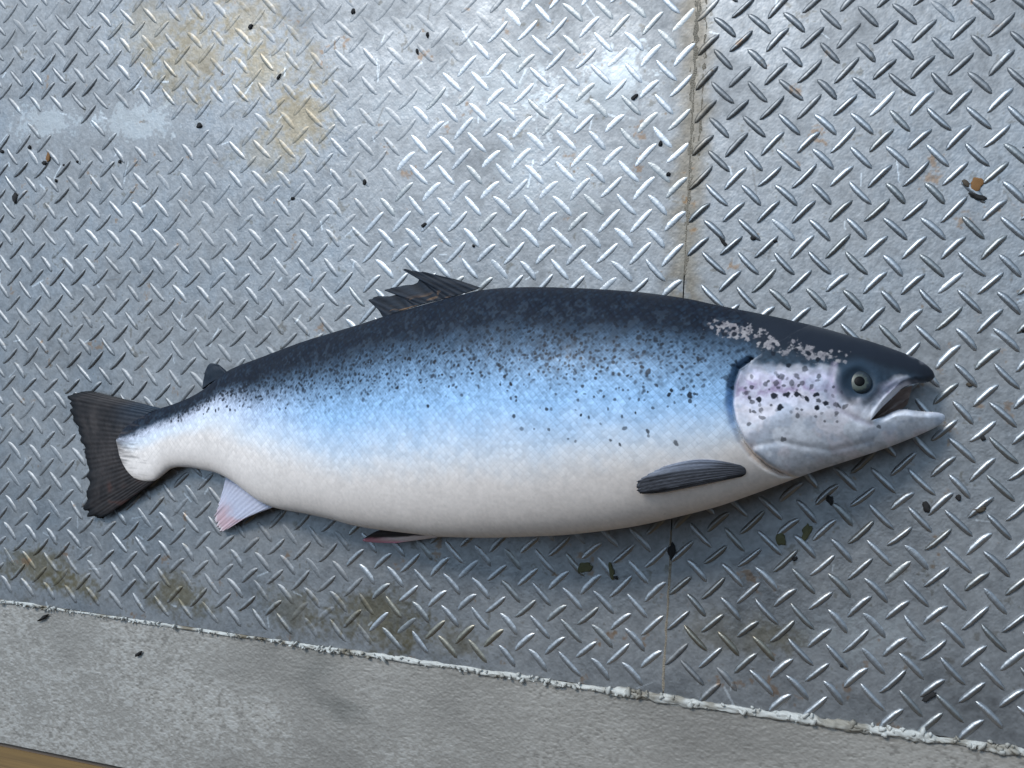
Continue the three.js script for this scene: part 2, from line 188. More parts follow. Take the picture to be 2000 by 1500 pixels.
tag(mesh('weld_bead', mergeGeometries([bead([[-1.1, 0.288], [-0.5, 0.2885], [-0.1, 0.2885], [0.3, 0.2895], [0.6, 0.2905], [0.93, 0.291]], 0.0038, 61, 0.0016, 0.5).deleteAttribute('uv'), ...beadLumps].map(g => { const P = g.attributes.position, c = []; for (let i = 0; i < P.count; i++) { const x = P.getX(i), z = P.getZ(i), d = ss(0.45, 0.75, fbm(x * 70, z * 70, 65, 3)) * mix(1.0, 0.75, ss(-0.3, 0.3, x)); c.push(...mix3([1, 1, 1], [0.34, 0.29, 0.22], d)); } g.setAttribute('color', new THREE.Float32BufferAttribute(c, 3)); return g; })), beadMat, scene), 'lumpy white weld bead along the edge between tread plates and grey ledge', 'weld bead', null, 'structure');
const seamMat = new THREE.MeshStandardMaterial({ color: new THREE.Color().setRGB(0.40, 0.345, 0.27), roughness: 0.7, metalness: 0.3, bumpMap: fineBump, bumpScale: 0.002 });
tag(mesh('weld_seam', mergeGeometries([bead([[SEAM - 0.001, -0.84], [SEAM, -0.6], [SEAM + 0.001, -0.4], [SEAM - 0.001, -0.3], [SEAM, -0.2], [SEAM, -0.11]], 0.0040, 71, 0.0016, 0.6, 0.22), bead([[SEAM + 0.008, -0.84], [SEAM + 0.009, -0.6], [SEAM + 0.008, -0.4], [SEAM + 0.009, -0.3], [SEAM + 0.008, -0.22]], 0.0024, 75, 0.0016, 0.6, 0.35), bead([[SEAM, 0.13], [SEAM + 0.0003, 0.18], [SEAM - 0.0003, 0.23], [SEAM, 0.284]], 0.0015, 77, 0.0016, 0.6, 0.6)]), seamMat, scene), 'rusty brown rough weld seam joining the two tread plates', 'weld seam', null, 'structure');

// grey ledge beyond the bead
const ledgeMap = texture(2048, 512, (u, v) => {
  const x = u * 2.1 + XL, z = 0.29 + v * 0.17, fl = ss(0.35, -0.5, x + 0.5 * (fbm(x * 7, z * 7, 87, 3) - 0.5)) + 0.5 * ss(0.35, 0.42, z + 0.05 * fbm(x * 9, z * 9, 80)) ;
  const n = fbm(x * 11, z * 16, 81), m = 0.35 * fbm(x * 130, z * 190, 82, 2) + 0.65 * fbm(x * 300, z * 420, 86, 2), g = noise(x * 600, z * 600, 83);
  const b = 0.30 * (0.62 + 0.62 * n + 0.14 * g), flake = ss(0.5, 0.62, m) * clamp(0.12 + 0.8 * fl) * ss(0.22, 0.75, n + 0.12 * fl);
  let c = [b * 1.07, b * 1.0, b * 0.90]; c = mix3(c, [0.47, 0.455, 0.425], 0.6 * flake); const st = ss(0.56, 0.70, fbm(x * 5 + 3, z * 9, 88, 5)); c = mix3(c, [b * 0.62, b * 0.60, b * 0.54], 0.8 * st); return mix3(c, [0.13, 0.12, 0.105], 0.5 * ss(0.58, 0.72, 1 - m) * ss(0.35, 0.6, n));
});
const ledgeBump = texture(2048, 512, (u, v) => { const x = u * 2.1, z = v * 0.17; return 0.2 * fbm((x + XL) * 130, (z + 0.29) * 190, 82, 2) + 0.35 * fbm((x + XL) * 300, (z + 0.29) * 420, 86, 2) + 0.3 * fbm(x * 60, z * 70, 85) + 0.15 * noise(x * 600, z * 600, 83); }, false);
{
  const g = sheet(XL, XR, 0.2895, 0.456, -0.001, 0.02, 210, 20, (x, z) => -0.002 * fbm(x * 4, z * 8, 44, 2)); const P = g.attributes.position, U = g.attributes.uv;
  for (let i = 0; i < P.count; i++) U.setXY(i, (P.getX(i) - XL) / 2.1, (P.getZ(i) - 0.29) / 0.17);
  tag(mesh('ledge', g, new THREE.MeshStandardMaterial({ map: ledgeMap, roughness: 0.62, metalness: 0.35, bumpMap: ledgeBump, bumpScale: 0.0013 }), scene), 'flat grey scuffed ledge beside the tread plate floor', 'ledge', null, 'structure');
}
const woodMap = texture(1024, 128, (u, v) => { const n = fbm(u * 30, v * 9 + 3 * noise(u * 9, 1), 91), l = noise(u * 6, v * 70, 92); return mix3([0.09, 0.055, 0.026], [0.26, 0.16, 0.055], clamp(n * 0.6 + l * 0.5)); });
{
  const g = new THREE.BoxGeometry(XR - XL, 0.03, 0.05).translate((XL + XR) / 2, -0.022, 0.488);
  tag(mesh('timber_strip', g, new THREE.MeshStandardMaterial({ map: woodMap, roughness: 0.8 }), scene), 'yellowish brown timber strip along the outer edge of the grey ledge', 'timber strip');
}

// unseen wall and overhang past the ledge, added to darken what the plates mirror
{
  const wm = [0, 1, 2].map(k => new THREE.MeshStandardMaterial({ map: woodMap, color: new THREE.Color().setRGB(0.62 + 0.12 * k, 0.62 + 0.11 * k, 0.70 + 0.12 * k), roughness: 0.85 }));
  const wall = new THREE.Group(); wall.name = 'shade_wall'; scene.add(wall); wall.position.set(0, -0.05, 1.25); wall.rotation.y = 0.26;
  tag(wall, 'unseen brown boarded wall added past the timber strip to darken reflections', 'wall');
  const bg = new THREE.BoxGeometry(6.4, 0.232, 0.028); for (let k = 0; k < 10; k++) mesh('board', bg, wm[(k * 2) % 3], wall).position.set(-0.1, 0.12 + k * 0.24, 0.004 * ((k * 7) % 3));
  const shade_eave = new THREE.Group(); shade_eave.name = 'shade_eave'; scene.add(shade_eave); shade_eave.position.set(0, 2.42, -0.03); shade_eave.rotation.y = 0.26;  // added overhang, turned so the lower right plates mirror dark boards
  tag(shade_eave, 'unseen brown boarded overhang added to darken the plates that mirror it', 'shade_eave');
  const eg = new THREE.BoxGeometry(6.4, 0.03, 0.152); for (let k = 0; k < 10; k++) mesh('board', eg, wm[(k * 2 + 1) % 3], shade_eave).position.set(-0.1, 0.003 * ((k * 5) % 3), 0.08 + k * 0.158);
}
// ---------------------------------------------------------------- the fish
const fish = new THREE.Group(); fish.name = 'salmon'; scene.add(fish);
tag(fish, 'large silver salmon with dark spotted back lying on its side with open mouth', 'fish');
const gill = [[.249,.1119,-.0256],[.2415,.1156,-.0192],[.2384,.119,-.0062],[.2386,.1201,.0098],[.2419,.1183,.0243],[.2482,.1135,.0379],[.256,.1067,.0486],[.266,.0968,.0576],[.2773,.0831,.0642],[.2899,.0526,.069]].map(p => [p[0], p[2]]);
const gillIn = (x, z) => { // signed: positive on the head side of the cover's edge
  let best = 1e9, s = 1; for (let i = 0; i + 1 < gill.length; i++) { const [ax, az] = gill[i], dx = gill[i + 1][0] - ax, dz = gill[i + 1][1] - az, t = clamp(((x - ax) * dx + (z - az) * dz) / (dx * dx + dz * dz)), ex = x - ax - t * dx, ez = z - az - t * dz, d = Math.hypot(ex, ez); if (d < best) { best = d; s = dx * ez - dz * ex < 0 ? 1 : -1; } } return best * s;
};
const eyeC = [[.3354,.0833,-.0142]][0];
const jawBone = [[.3724,.0587,-.0132],[.3647,.0657,-.0084],[.3576,.0715,-.0012],[.3513,.0755,.0077],[.3462,.0785,.0155],[.3431,.0752,.0216]].map(p => [p[0], p[2]]);
const subop = [[.2553,.1092,.0435],[.2751,.1039,.0381],[.2947,.0932,.0413],[.3181,.0768,.0436],[.3456,.0645,.0344]].map(p => [p[0], p[2]]), opRidge = [[.3216,.0916,.0094],[.2904,.1052,.0111],[.2631,.1121,.0253],[.2521,.1133,.0343]].map(p => [p[0], p[2]]);
const preop = [[.3149,.0896,-.0275],[.3123,.0965,-.0069],[.3185,.0935,.0074],[.3343,.0828,.0162],[.3454,.0746,.0198]].map(p => [p[0], p[2]]);
const rg = (d, R) => { const a = clamp(d / R); return Math.sqrt(Math.max(0, 1 - (1 - a) * (1 - a))); };
const HX0 = gill[3][0];
function relief(x, z) { // small forms on the head, metres
  if (x < HX0 - 0.06) return 0; let r = 0;
  const s = gillIn(x, z); r += 0.0024 * ss(-0.0012, 0.0028, s) * Math.exp(-Math.max(0, s) / 0.03) - 0.0115 * Math.exp(-Math.pow((s + 0.0022) / 0.0020, 2)) - 0.0014 * (s < 0 ? Math.exp(s / 0.02) : Math.exp(-s / 0.002));
  const e = Math.hypot(x - eyeC[0], z - eyeC[2]); r += 0.0018 * Math.exp(-Math.pow((e - 0.0145) / 0.004, 2)) - 0.0030 * Math.exp(-Math.pow(e / 0.010, 4));
  const j = segDist(x, z, jawBone); const jf = ss(jawBone[5][1] + 0.006, jawBone[3][1], z); r += jf * 0.0014 * Math.exp(-Math.pow(j / 0.0042, 2)) - jf * 0.0009 * Math.exp(-Math.pow((j - 0.0085) / 0.003, 2));
  const q = segDist(x, z, preop); r -= 0.0013 * Math.exp(-Math.pow(q / 0.0028, 2)); r -= 0.0011 * Math.exp(-Math.pow(segDist(x, z, subop) / 0.0026, 2)); r += 0.0009 * Math.exp(-Math.pow(segDist(x, z, opRidge) / 0.007, 2));
  return r + 0.0010 * (fbm(x * 70, z * 70, 101, 2) - 0.5) * ss(HX0, HX0 + 0.03, x);
}
const FX0 = FISH.x0 - 0.01, FX1 = FISH.lower.xt + 0.01, FZ0 = -0.19, FZ1 = 0.19;
const fuv = (x, z) => [(x - FX0) / (FX1 - FX0), (z - FZ0) / (FZ1 - FZ0)];
const floorY = 0.0022;
{
  const geos = [];
  const grid = (cols, rows, at) => { for (const side of [1, -1]) { // both flanks
    const pos = [], uv = [], idx = [];
    for (let i = 0; i <= cols; i++) for (let j = 0; j <= rows; j++) { const [x, z, h, t] = at(i / cols, j / rows); pos.push(x, side > 0 ? h + t : Math.max(floorY, h - t), z); uv.push(...fuv(x, z)); }
    for (let i = 0; i < cols; i++) for (let j = 0; j < rows; j++) { const a = i * (rows + 1) + j, b = a + rows + 1; side > 0 ? idx.push(a, a + 1, b, b, a + 1, b + 1) : idx.push(a, b, a + 1, b, b + 1, a + 1); }
    geos.push(geom(pos, idx, uv)); } };
  const K = 84, cX = FISH.x1, cZ = FISH.upper.b[0];
  const mid = (t, d, v) => mix(mix(d, v, 0.5), cZ, ss(0.75, 1, t)); // row that ends in the corner of the mouth
  const trunk = (q, half) => (u, w) => {
    const t = u, x = mix(FISH.x0, cX, t), d = sample(FISH.zd, t), v = sample(FISH.zv, t), m = clamp(mid(t, d, v), d, v), R = (v - d) / 2;
    const z = half ? mix(m, v, Math.sin(w * Math.PI / 2)) : mix(d, m, 1 - Math.cos(w * Math.PI / 2));
    let th = sample(FISH.t, t) * rg(z - d, R) * rg(v - z, R); const edge = clamp(Math.min(z - d, v - z) / 0.008);
    th += relief(x, z) * edge + 0.0006 * (fbm(x * 30, z * 30, 103, 2) - 0.5) * edge; return [x, z, sample(FISH.h, t), Math.max(0, t === 0 ? 0 : th)];
  };
  grid(900, K, trunk(0, 0)); grid(900, K, trunk(0, 1));
  const jaw = (J, up) => (u, w) => {
    const q = Math.sin(u * Math.PI / 2), x = mix(cX, J.xt, q), a = sample(J.a, u), b = sample(J.b, u);
    const s = up ? 1 - Math.cos(w * Math.PI / 2) : Math.sin(w * Math.PI / 2), z = mix(a, b, s);
    const out = up ? z - a : b - z, lip = up ? b - z : z - a, lr = 0.006, open = ss(0, 0.25, u);
    let th = sample(J.t, u) * rg(out, FISH.R) * mix(1, rg(lip, lr), open) * rg(J.xt - x, 0.016);
    th += relief(x, z) * clamp(Math.min(out / 0.008, open > 0 ? mix(1, clamp(lip / 0.004), open) : 1)) * clamp((J.xt - x) / 0.01);
    if (u === 1 || (w === (up ? 1 : 0) && open > 0.999)) th = 0; return [x, z, sample(J.h, u), Math.max(0, th)];
  };
  grid(64, K, jaw(FISH.upper, true)); grid(64, K, jaw(FISH.lower, false));
  let g = mergeGeometries(geos); g.deleteAttribute('normal'); g = mergeVertices(g, 2e-5); g.computeVertexNormals();
  fish.userData.bodyGeo = null;

  // ---- skin colour
  const W = 2048, H = 900, dark = [0.010, 0.014, 0.022], spots = [];
  const sv = (x, z) => { const t = (x - FISH.x0) / (FISH.x1 - FISH.x0); let d, v; if (t <= 1) { d = sample(FISH.zd, t); v = sample(FISH.zv, t); } else { d = sample(FISH.upper.a, Math.asin(clamp((x - cX) / (FISH.upper.xt - cX))) * 2 / Math.PI); v = sample(FISH.lower.b, Math.asin(clamp((x - cX) / (FISH.lower.xt - cX))) * 2 / Math.PI); } return [t, (z - d) / (v - d)]; };
  for (let k = 0; k < 2600; k++) { // black spots, thick on the back, thinning down the flank
    const t = mix(0.10, 0.84, rnd()), v = Math.pow(rnd(), 1.1) * mix(0.36, 0.62, ss(0.45, 0.8, t)) * (0.7 + 0.5 * rnd()), x = mix(FISH.x0, FISH.x1, t), d = sample(FISH.zd, t), w = sample(FISH.zv, t), r = mix(0.0011, 0.0022, rnd() * rnd()); 
    const keep = rnd(); if (keep > mix(1, mix(0.12, 0.34, ss(0.4, 0.7, t)), ss(0.08, 0.5, v))) continue;
    const z = mix(d, w, v); if (gillIn(x, z) > -0.006 && x > HX0 - 0.01) continue; spots.push([x, z, r * (0.8 + 0.5 * rnd()), r * (0.6 + 0.5 * rnd()), rnd() * 3.14, mix(0.55, 0.98, rnd())]);
  }
  const band = [[.2486,.1175,.0017],[.2661,.1129,-.001],[.2858,.107,-.0029],[.3057,.0999,.0011],[.3216,.0918,.0077]].map(p => [p[0], p[2]]), PIN = t => poly(band, t);
  const cheek = [[.2596,.1149,.0044],[.2714,.1116,.0009],[.2804,.1088,-.0005],[.2887,.1061,-.0013],[.2967,.1034,.0024],[.3032,.1008,-.0017],[.311,.0974,.0049],[.3045,.1,.0087],[.2758,.1102,.0103],[.2616,.1142,.0132],[.2626,.1132,.0194],[.2528,.1152,.025],[.2791,.1031,.0362],[.2898,.1048,.0162],[.264,.1126,-.0084],[.2756,.1082,-.015],[.2838,.1067,-.0103],[.2921,.104,-.0104],[.3047,.098,-.017],[.2493,.1172,-.0005],[.2545,.1162,.0068],[.3521,.0683,.022],[.2674,.1035,-.0343],[.285,.0958,-.0383],[.2952,.0937,-.0358],[.3024,.0938,-.0306],[.2345,.1025,-.0496],[.2267,.1046,-.0492],[.2804,.104,-.0246],[.2932,.1005,-.0227],[.2324,.1193,-.0115],[.237,.1196,-.0041],[.2723,.1102,-.0097],[.2874,.1043,-.0165],[.2993,.1018,-.0082],[.3255,.0898,.007],[.3184,.0937,.0054]];
  for (let k = 0; k < 46; k++) { const b = PIN(rnd()), a = rnd(); spots.push([b[0] + (rnd() - 0.5) * 0.01, b[1] + (rnd() - 0.5) * 0.034, mix(0.0009, 0.0020, a), mix(0.0008, 0.0016, rnd()), rnd() * 3, mix(0.3, 0.85, rnd())]); }
  cheek.forEach(([x, , z], i) => spots.push([x, z, mix(0.0017, 0.0030, hash(i, 1)), mix(0.0014, 0.0026, hash(i, 2)), hash(i, 3) * 3, i < 9 ? 0.98 : i > 21 && i < 29 ? 0.97 : 0.7]));
  const darkHead = [[.2424,.059,-.0727],[.2449,.0944,-.0556],[.2546,.1072,-.0337],[.2489,.1116,-.0264],[.2406,.1156,-.02],[.2374,.1187,-.0092],[.2389,.1197,.0013],[.2438,.1171,-.0108],[.2525,.1122,-.0223],[.2886,.1025,-.0216],[.316,.0909,-.0232],[.3209,.0922,-.0074],[.329,.0883,-.0011],[.3445,.0795,-.0046],[.3544,.0726,-.0103],[.3627,.0647,-.0177],[.3714,.0581,-.0175],[.3796,.053,-.0129],[.3957,.0423,-.0122],[.399,.0406,-.0296],[.3654,.0336,-.0505],[.2982,.0511,-.0693]].map(p => [p[0], p[2]]);
  const darkRing = [...darkHead, darkHead[0]];
  const creamHead = [[.2178,.102,-.0552],[.2365,.0997,-.0524],[.2528,.099,-.0478],[.2687,.0995,-.0405],[.2829,.0957,-.0395],[.2993,.0925,-.0352],[.3191,.084,-.0338]].map(p => [p[0], p[2]]);
  const C = 0.02, cell = new Map(); for (const s of spots) { const ci = Math.floor(s[0] / C), cj = Math.floor(s[1] / C); for (let i = -1; i <= 1; i++) for (let j = -1; j <= 1; j++) { const k = (ci + i) * 1000 + cj + j; cell.has(k) ? cell.get(k).push(s) : cell.set(k, [s]); } }
  const SZ = 0.0070; // scale size
  const scaleAt = (x, z) => { const a = (x + z * 1.05) / SZ + 0.5 * noise(x * 45, z * 45, 115), b = (x - z * 1.05) / SZ + 0.5 * noise(x * 45 + 9, z * 45, 116), i = Math.floor(a), j = Math.floor(b), u = a - i, v = b - j; return [i, j, u, v]; };
  const skin = (u, v) => {
    const x = mix(FX0, FX1, u), z = mix(FZ0, FZ1, v), [t, w] = sv(x, z);
    if (w < -0.2 || w > 1.2) return w < 0.5 ? dark : [0.6, 0.6, 0.6];
    const n1 = fbm(x * 24, z * 24, 111), n2 = fbm(x * 110, z * 110, 112), n3 = fbm(x * 420, z * 420, 113, 2), [i, j, su, sw] = scaleAt(x, z), rs = hash(i, j, 7);
    const head = ss(HX0 - 0.004, HX0 + 0.004, x) * ss(-0.001, 0.001, gillIn(x, z));
    const k = w + 0.06 * (n1 - 0.5) + 0.05 * (n2 - 0.5);
    const y = ss(0.05, 0.45, t), b1 = mix(0.17, 0.125, y), b2 = mix(0.23, 0.25, y), b3 = mix(0.31, 0.44, y), b4 = mix(0.42, 0.66, y), b5 = mix(0.6, 0.80, y);
    const back = [0.008, 0.012, 0.022], upper = [0.075, 0.125, 0.19], flank = [0.35, 0.56, 0.82], pale = [0.74, 0.79, 0.85], belly = [0.86, 0.775, 0.715];  // pigment plus painted-in reflections: sky blue on flank, warm cream on belly
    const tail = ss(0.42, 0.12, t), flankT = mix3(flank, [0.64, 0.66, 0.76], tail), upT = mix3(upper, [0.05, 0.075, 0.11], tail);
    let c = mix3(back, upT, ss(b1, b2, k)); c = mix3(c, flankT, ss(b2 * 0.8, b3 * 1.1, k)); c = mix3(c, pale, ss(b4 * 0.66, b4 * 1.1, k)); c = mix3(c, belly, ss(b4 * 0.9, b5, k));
    // each scale has its own tone and a darker rim
    const rim = Math.min(su, sw), fadeS = ss(b4 * 1.02, b3 * 0.6, k) * (1 - head), tone = (n3 - 0.5) * mix(0.22, 0.5, ss(b4, b3, k));
    const silver = (hash(i, j, 21) - 0.5) * 0.21 * (1 - head) * ss(0.95, 0.55, k) * ss(0.02, 0.14, rim), sc = 1 + silver - 0.13 * (1 - head) * ss(0.16, 0.02, rim) * ss(0.9, 0.6, k) + tone * 0.75 - 0.22 * fadeS * ss(0.30, 0.02, rim) + 0.12 * (n2 - 0.5); c = [c[0] * sc, c[1] * sc, c[2] * sc];
    const bx = su - 0.5 + 0.55 * (hash(i, j, 11) - 0.5), bz = sw - 0.5 + 0.55 * (hash(i, j, 12) - 0.5), ba = hash(i, j, 14) * 3.14, blob = Math.exp(-Math.pow(Math.max(0, Math.hypot((bx * Math.cos(ba) + bz * Math.sin(ba)) * 1.35, (bz * Math.cos(ba) - bx * Math.sin(ba)) * 0.8) / mix(0.16, 0.48, hash(i, j, 13)) + 0.7 * (n3 - 0.5)), 2.4)); // pigment fleck of each scale
    c = mix3(c, [0.014, 0.026, 0.044], blob * fadeS * clamp(mix(0.25, 1.25, Math.pow(rs, 1.1)) * mix(0.22, 1.1, ss(b3 * 1.25, b2 * 1.1, k))));
    if (k < b2) c = mix3(c, [0.04, 0.058, 0.082], 0.45 * ss(0.5, 0.7, fbm(x * 210, z * 210, 125, 2)) * (1 - head) * ss(0.0, b1, k));
    if (head > 0) {
      let hc = mix3([0.66, 0.62, 0.74], [0.74, 0.75, 0.80], ss(0.35, 0.7, w)); hc = mix3(hc, [0.86, 0.84, 0.86], 0.8 * ss(0.36, 0.26, w + 0.1 * (n2 - 0.5))); hc = mix3(hc, [0.34, 0.25, 0.38], 0.85 * ss(0.35, 0.6, n2) * ss(0.6, 0.42, Math.abs(w - 0.42) * 4 + 0.6 * n2) * ss(0.3, 0.02, Math.abs(x - HX0 - 0.04)));
      hc = mix3(hc, [0.80, 0.74, 0.78], 0.7 * ss(0.5, 0.7, fbm(x * 75, z * 75, 118, 3))); hc = mix3(hc, [0.42, 0.47, 0.56], 0.55 * ss(0.52, 0.7, fbm(x * 90 + 5, z * 90, 122, 3))); const hs = 1 + 0.5 * (n2 - 0.5) + 0.4 * (n3 - 0.5) + 0.2 * (n1 - 0.5); c = mix3(c, [hc[0] * hs, hc[1] * hs, hc[2] * hs], head);
    }
    if (x > HX0 - 0.03) {
      const wx = x + 0.004 * (n2 - 0.5), wz = z + 0.006 * (fbm(x * 160, z * 160, 117, 2) - 0.5);
      const dh = inside(wx, wz, darkHead) ? 1 : -1, dw = 0.5 + 0.5 * dh * ss(0, 0.006, segDist(wx, wz, darkRing)); if (dw > 0) c = mix3(c, mix3([0.016, 0.022, 0.032], [0.055, 0.085, 0.12], ss(0.16, 0.34, w) * (0.2 + 1.2 * n2 * n3 * 2)), dw);
      const cr = segDist(x, z, creamHead); if (cr < 0.02) c = mix3(c, mix3([0.26, 0.23, 0.25], [0.66, 0.60, 0.58], n3), 0.55 * ss(0.47, 0.66, fbm(x * 330, z * 330, 119, 4) + 0.05 * ss(0.008, 0.002, cr) - 0.5 * ss(0.004, 0.014, cr)));
      const e = Math.hypot(x - eyeC[0], z - eyeC[2]); c = mix3(c, [0.03, 0.05, 0.075], 0.92 * ss(0.024, 0.012, e + 0.008 * (n2 - 0.5)));
      const jb = segDist(x, z, jawBone); if (jb < 0.009) { c = mix3(c, [0.05, 0.065, 0.09], 0.75 * ss(0.009, 0.0065, jb) * ss(0.003, 0.005, jb) * ss(jawBone[5][1], jawBone[2][1], z) * ss(0.3, 0.6, n2 + 0.1)); c = mix3(c, [0.80, 0.79, 0.83], 0.85 * ss(0.0042, 0.0016, jb) * ss(jawBone[5][1] + 0.004, jawBone[3][1], z)); }
      const pq = segDist(x, z, preop); c = mix3(c, [0.36, 0.30, 0.40], 0.35 * ss(0.004, 0.001, pq + 0.003 * (n2 - 0.5)));
    }
    for (const [sx, sz, ra, rb, an, a] of cell.get(Math.floor(x / C) * 1000 + Math.floor(z / C)) || []) { const dx = x - sx, dz = z - sz, p = dx * Math.cos(an) + dz * Math.sin(an), r = -dx * Math.sin(an) + dz * Math.cos(an), e = Math.hypot(p / ra, r / rb) + 0.9 * (fbm(x * 500, z * 500, 123, 2) - 0.5); if (e < 1.25) c = mix3(c, dark, a * ss(1.25, 0.75, e)); }
    if (t < 0.10) { const fr = fbm(x * 50, z * 420, 127, 3); c = mix3(c, [0.07, 0.06, 0.062], 0.85 * ss(0.0, 0.06, 0.075 * fr * (0.6 + 0.8 * n1) + 0.012 - t)); }
    // lateral line
    const ll = Math.abs(w - mix(0.42, 0.46, ss(0, 0.5, t)) - 0.006 * Math.sin(t * 30)); if (t < 0.85 && t > 0.04) c = mix3(c, [c[0] * 0.55, c[1] * 0.58, c[2] * 0.62], 0.3 * ss(0.010, 0.004, ll) * (1 - head) * ss(0.08, 0.2, t) * ss(0.42, 0.6, fbm(x * 90, 4, 128, 2)));
    return c;
  };
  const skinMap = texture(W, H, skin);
  const skinBump = texture(W, H, (u, v) => { const x = mix(FX0, FX1, u), z = mix(FZ0, FZ1, v), [, , su, sw] = scaleAt(x, z), on = x < HX0 - 0.004 || gillIn(x, z) < 0 ? 1 : 0; return 0.5 + on * (0.3 * Math.pow(Math.sin(Math.PI * su) * Math.sin(Math.PI * sw), 0.6) - 0.15) * ss(1.0, 0.5, sv(x, z)[1]) + 0.25 * (fbm(x * 300, z * 300, 121, 2) - 0.5); }, false);
  const skinRough = texture(1024, 450, (u, v) => { const x = mix(FX0, FX1, u), z = mix(FZ0, FZ1, v); const [i, j] = scaleAt(x, z), g = hash(i, j, 33); const w = sv(x, z)[1], hd = x > HX0 && gillIn(x, z) > 0; return [0, hd ? 0.34 + 0.3 * fbm(x * 60, z * 60, 131) : mix(0.62, g < 0.16 ? 0.2 : 0.30, ss(0.12, 0.36, w)) + 0.26 * fbm(x * 60, z * 60, 131), 0]; }, false);
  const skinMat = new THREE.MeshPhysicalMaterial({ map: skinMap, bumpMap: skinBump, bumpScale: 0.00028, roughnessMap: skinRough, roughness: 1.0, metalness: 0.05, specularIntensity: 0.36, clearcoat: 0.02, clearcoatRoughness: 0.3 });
  delete fish.userData.bodyGeo;
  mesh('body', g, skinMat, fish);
}

// fins: ruled sheets with ray ridges; base and tip are rows of points
function fin(name, base, tip, opt, colour) {
  const { n = 90, m = 26, th = 0.0024, rays = 18, sag = 0, wob = 0.0012 } = opt, pos = [[], []], uv = [], idx = [];
  for (let i = 0; i <= n; i++) for (let j = 0; j <= m; j++) {
    const t = i / n, k = j / m, a = poly(base, t), b = poly(tip, t), P = a.map((v, q) => mix(v, b[q], k)); const rag = opt.ragged ? opt.ragged * k * k * (fbm(t * 26, 3, 145, 3) - 0.5) : 0; if (rag) for (const q of [0, 2]) P[q] += (b[q] - a[q]) * rag; P[2] += (opt.bow || 0) * Math.sin(k * Math.PI) * t * t; P[1] += sag * Math.sin(k * Math.PI) + wob * (noise(t * 7, k * 2.5, 141) - 0.5) * k * 2;
    const r = Math.cos(t * rays * 2 * Math.PI), e = Math.min(1, Math.min(t, 1 - t) * 14, (1 - k) * 12, opt.root ? k / opt.root + 0.05 : 1), h = th * (1 - 0.65 * k) * Math.sqrt(e) * (0.85 + 0.12 * r * (0.5 + noise(t * 40, k * 6, 143)));
    pos[0].push(P[0], P[1] + h / 2, P[2]); pos[1].push(P[0], Math.max(0.0021, P[1] - h / 2), P[2]); uv.push(t, k);
  }
  const gs = pos.map((p, s) => { const id = []; for (let i = 0; i < n; i++) for (let j = 0; j < m; j++) { const a = i * (m + 1) + j, b = a + m + 1; s ^ (opt.flip ? 1 : 0) ? id.push(a, b, a + 1, b, b + 1, a + 1) : id.push(a, a + 1, b, b, a + 1, b + 1); } return geom(p, id, uv); });
  let g = mergeGeometries(gs); g.deleteAttribute('normal'); g = mergeVertices(g, 1e-6); g.computeVertexNormals();
  const map = texture(256, 256, (t, k) => { const ray = 0.5 + 0.5 * Math.cos(t * rays * 2 * Math.PI); return colour(t, k, ray, fbm(t * 9, k * 9, 151), fbm(t * 50, k * 30, 152)); }); map.wrapS = map.wrapT = THREE.ClampToEdgeWrapping;
  return mesh(name, g, new THREE.MeshPhysicalMaterial({ map, roughness: opt.rough ?? 0.55, specularIntensity: 0.45 }), fish);
}
const mul = (c, k) => [c[0] * k, c[1] * k, c[2] * k];
fin('tail_fin', [[-.4088,.013,.0462],[-.4278,.013,.0529],[-.4468,.012,.0753],[-.4526,.012,.0936],[-.4442,.012,.1116],[-.424,.012,.1205],[-.3905,.013,.1123]], [[-.5183,.008,.0306],[-.5412,.008,.0412],[-.5308,.008,.0727],[-.5189,.008,.1034],[-.5095,.008,.1322],[-.5135,.008,.1697],[-.4888,.008,.177]], { n: 150, rays: 30, th: 0.0036, rough: 0.5, ragged: 0.16 },
  (t, k, r, a, b) => { let c = mix3([0.034, 0.029, 0.030], [0.10, 0.083, 0.078], r * 0.25 * b + 1.3 * (a - 0.22)); c = mix3(c, [0.010, 0.010, 0.012], ss(0.86, 0.96, k + 0.1 * (b - 0.5)) * 0.9 + 0.9 * ss(0.05, 0.0, Math.min(t, 1 - t))); c = mix3(c, [0.12, 0.055, 0.045], 0.7 * ss(0.5, 0.75, a) * ss(0.55, 0.8, t)); c = mix3(c, [0.03, 0.06, 0.10], 0.8 * ss(0.5, 0.15, k) * ss(0.4, 0.1, t)); return mul(c, 0.32 + 0.4 * b); });
fin('dorsal_fin', [[-.0115,.066,-.0888],[-.0268,.064,-.0844],[-.0418,.062,-.0804],[-.0571,.06,-.0769],[-.073,.058,-.0733],[-.0886,.056,-.0692],[-.105,.054,-.0645],[-.1209,.052,-.0592]], [[-.0381,.063,-.0966],[-.0673,.06,-.1021],[-.0981,.056,-.1058],[-.0824,.055,-.096],[-.1209,.052,-.0867],[-.1031,.052,-.083],[-.139,.048,-.0782],[-.1281,.05,-.0674]], { n: 160, rays: 14, th: 0.0030, rough: 0.6, ragged: 0.18 },
  (t, k, r, a, b) => { let c = mix3([0.008, 0.010, 0.016], [0.030, 0.042, 0.062], r * 0.5 + a * 0.5); c = mix3(c, [0.26, 0.15, 0.08], 0.8 * ss(0.55, 0.7, a) * ss(0.5, 0.2, k) * ss(0.2, 0.5, t)); return mul(c, 0.35 + 0.6 * b); });
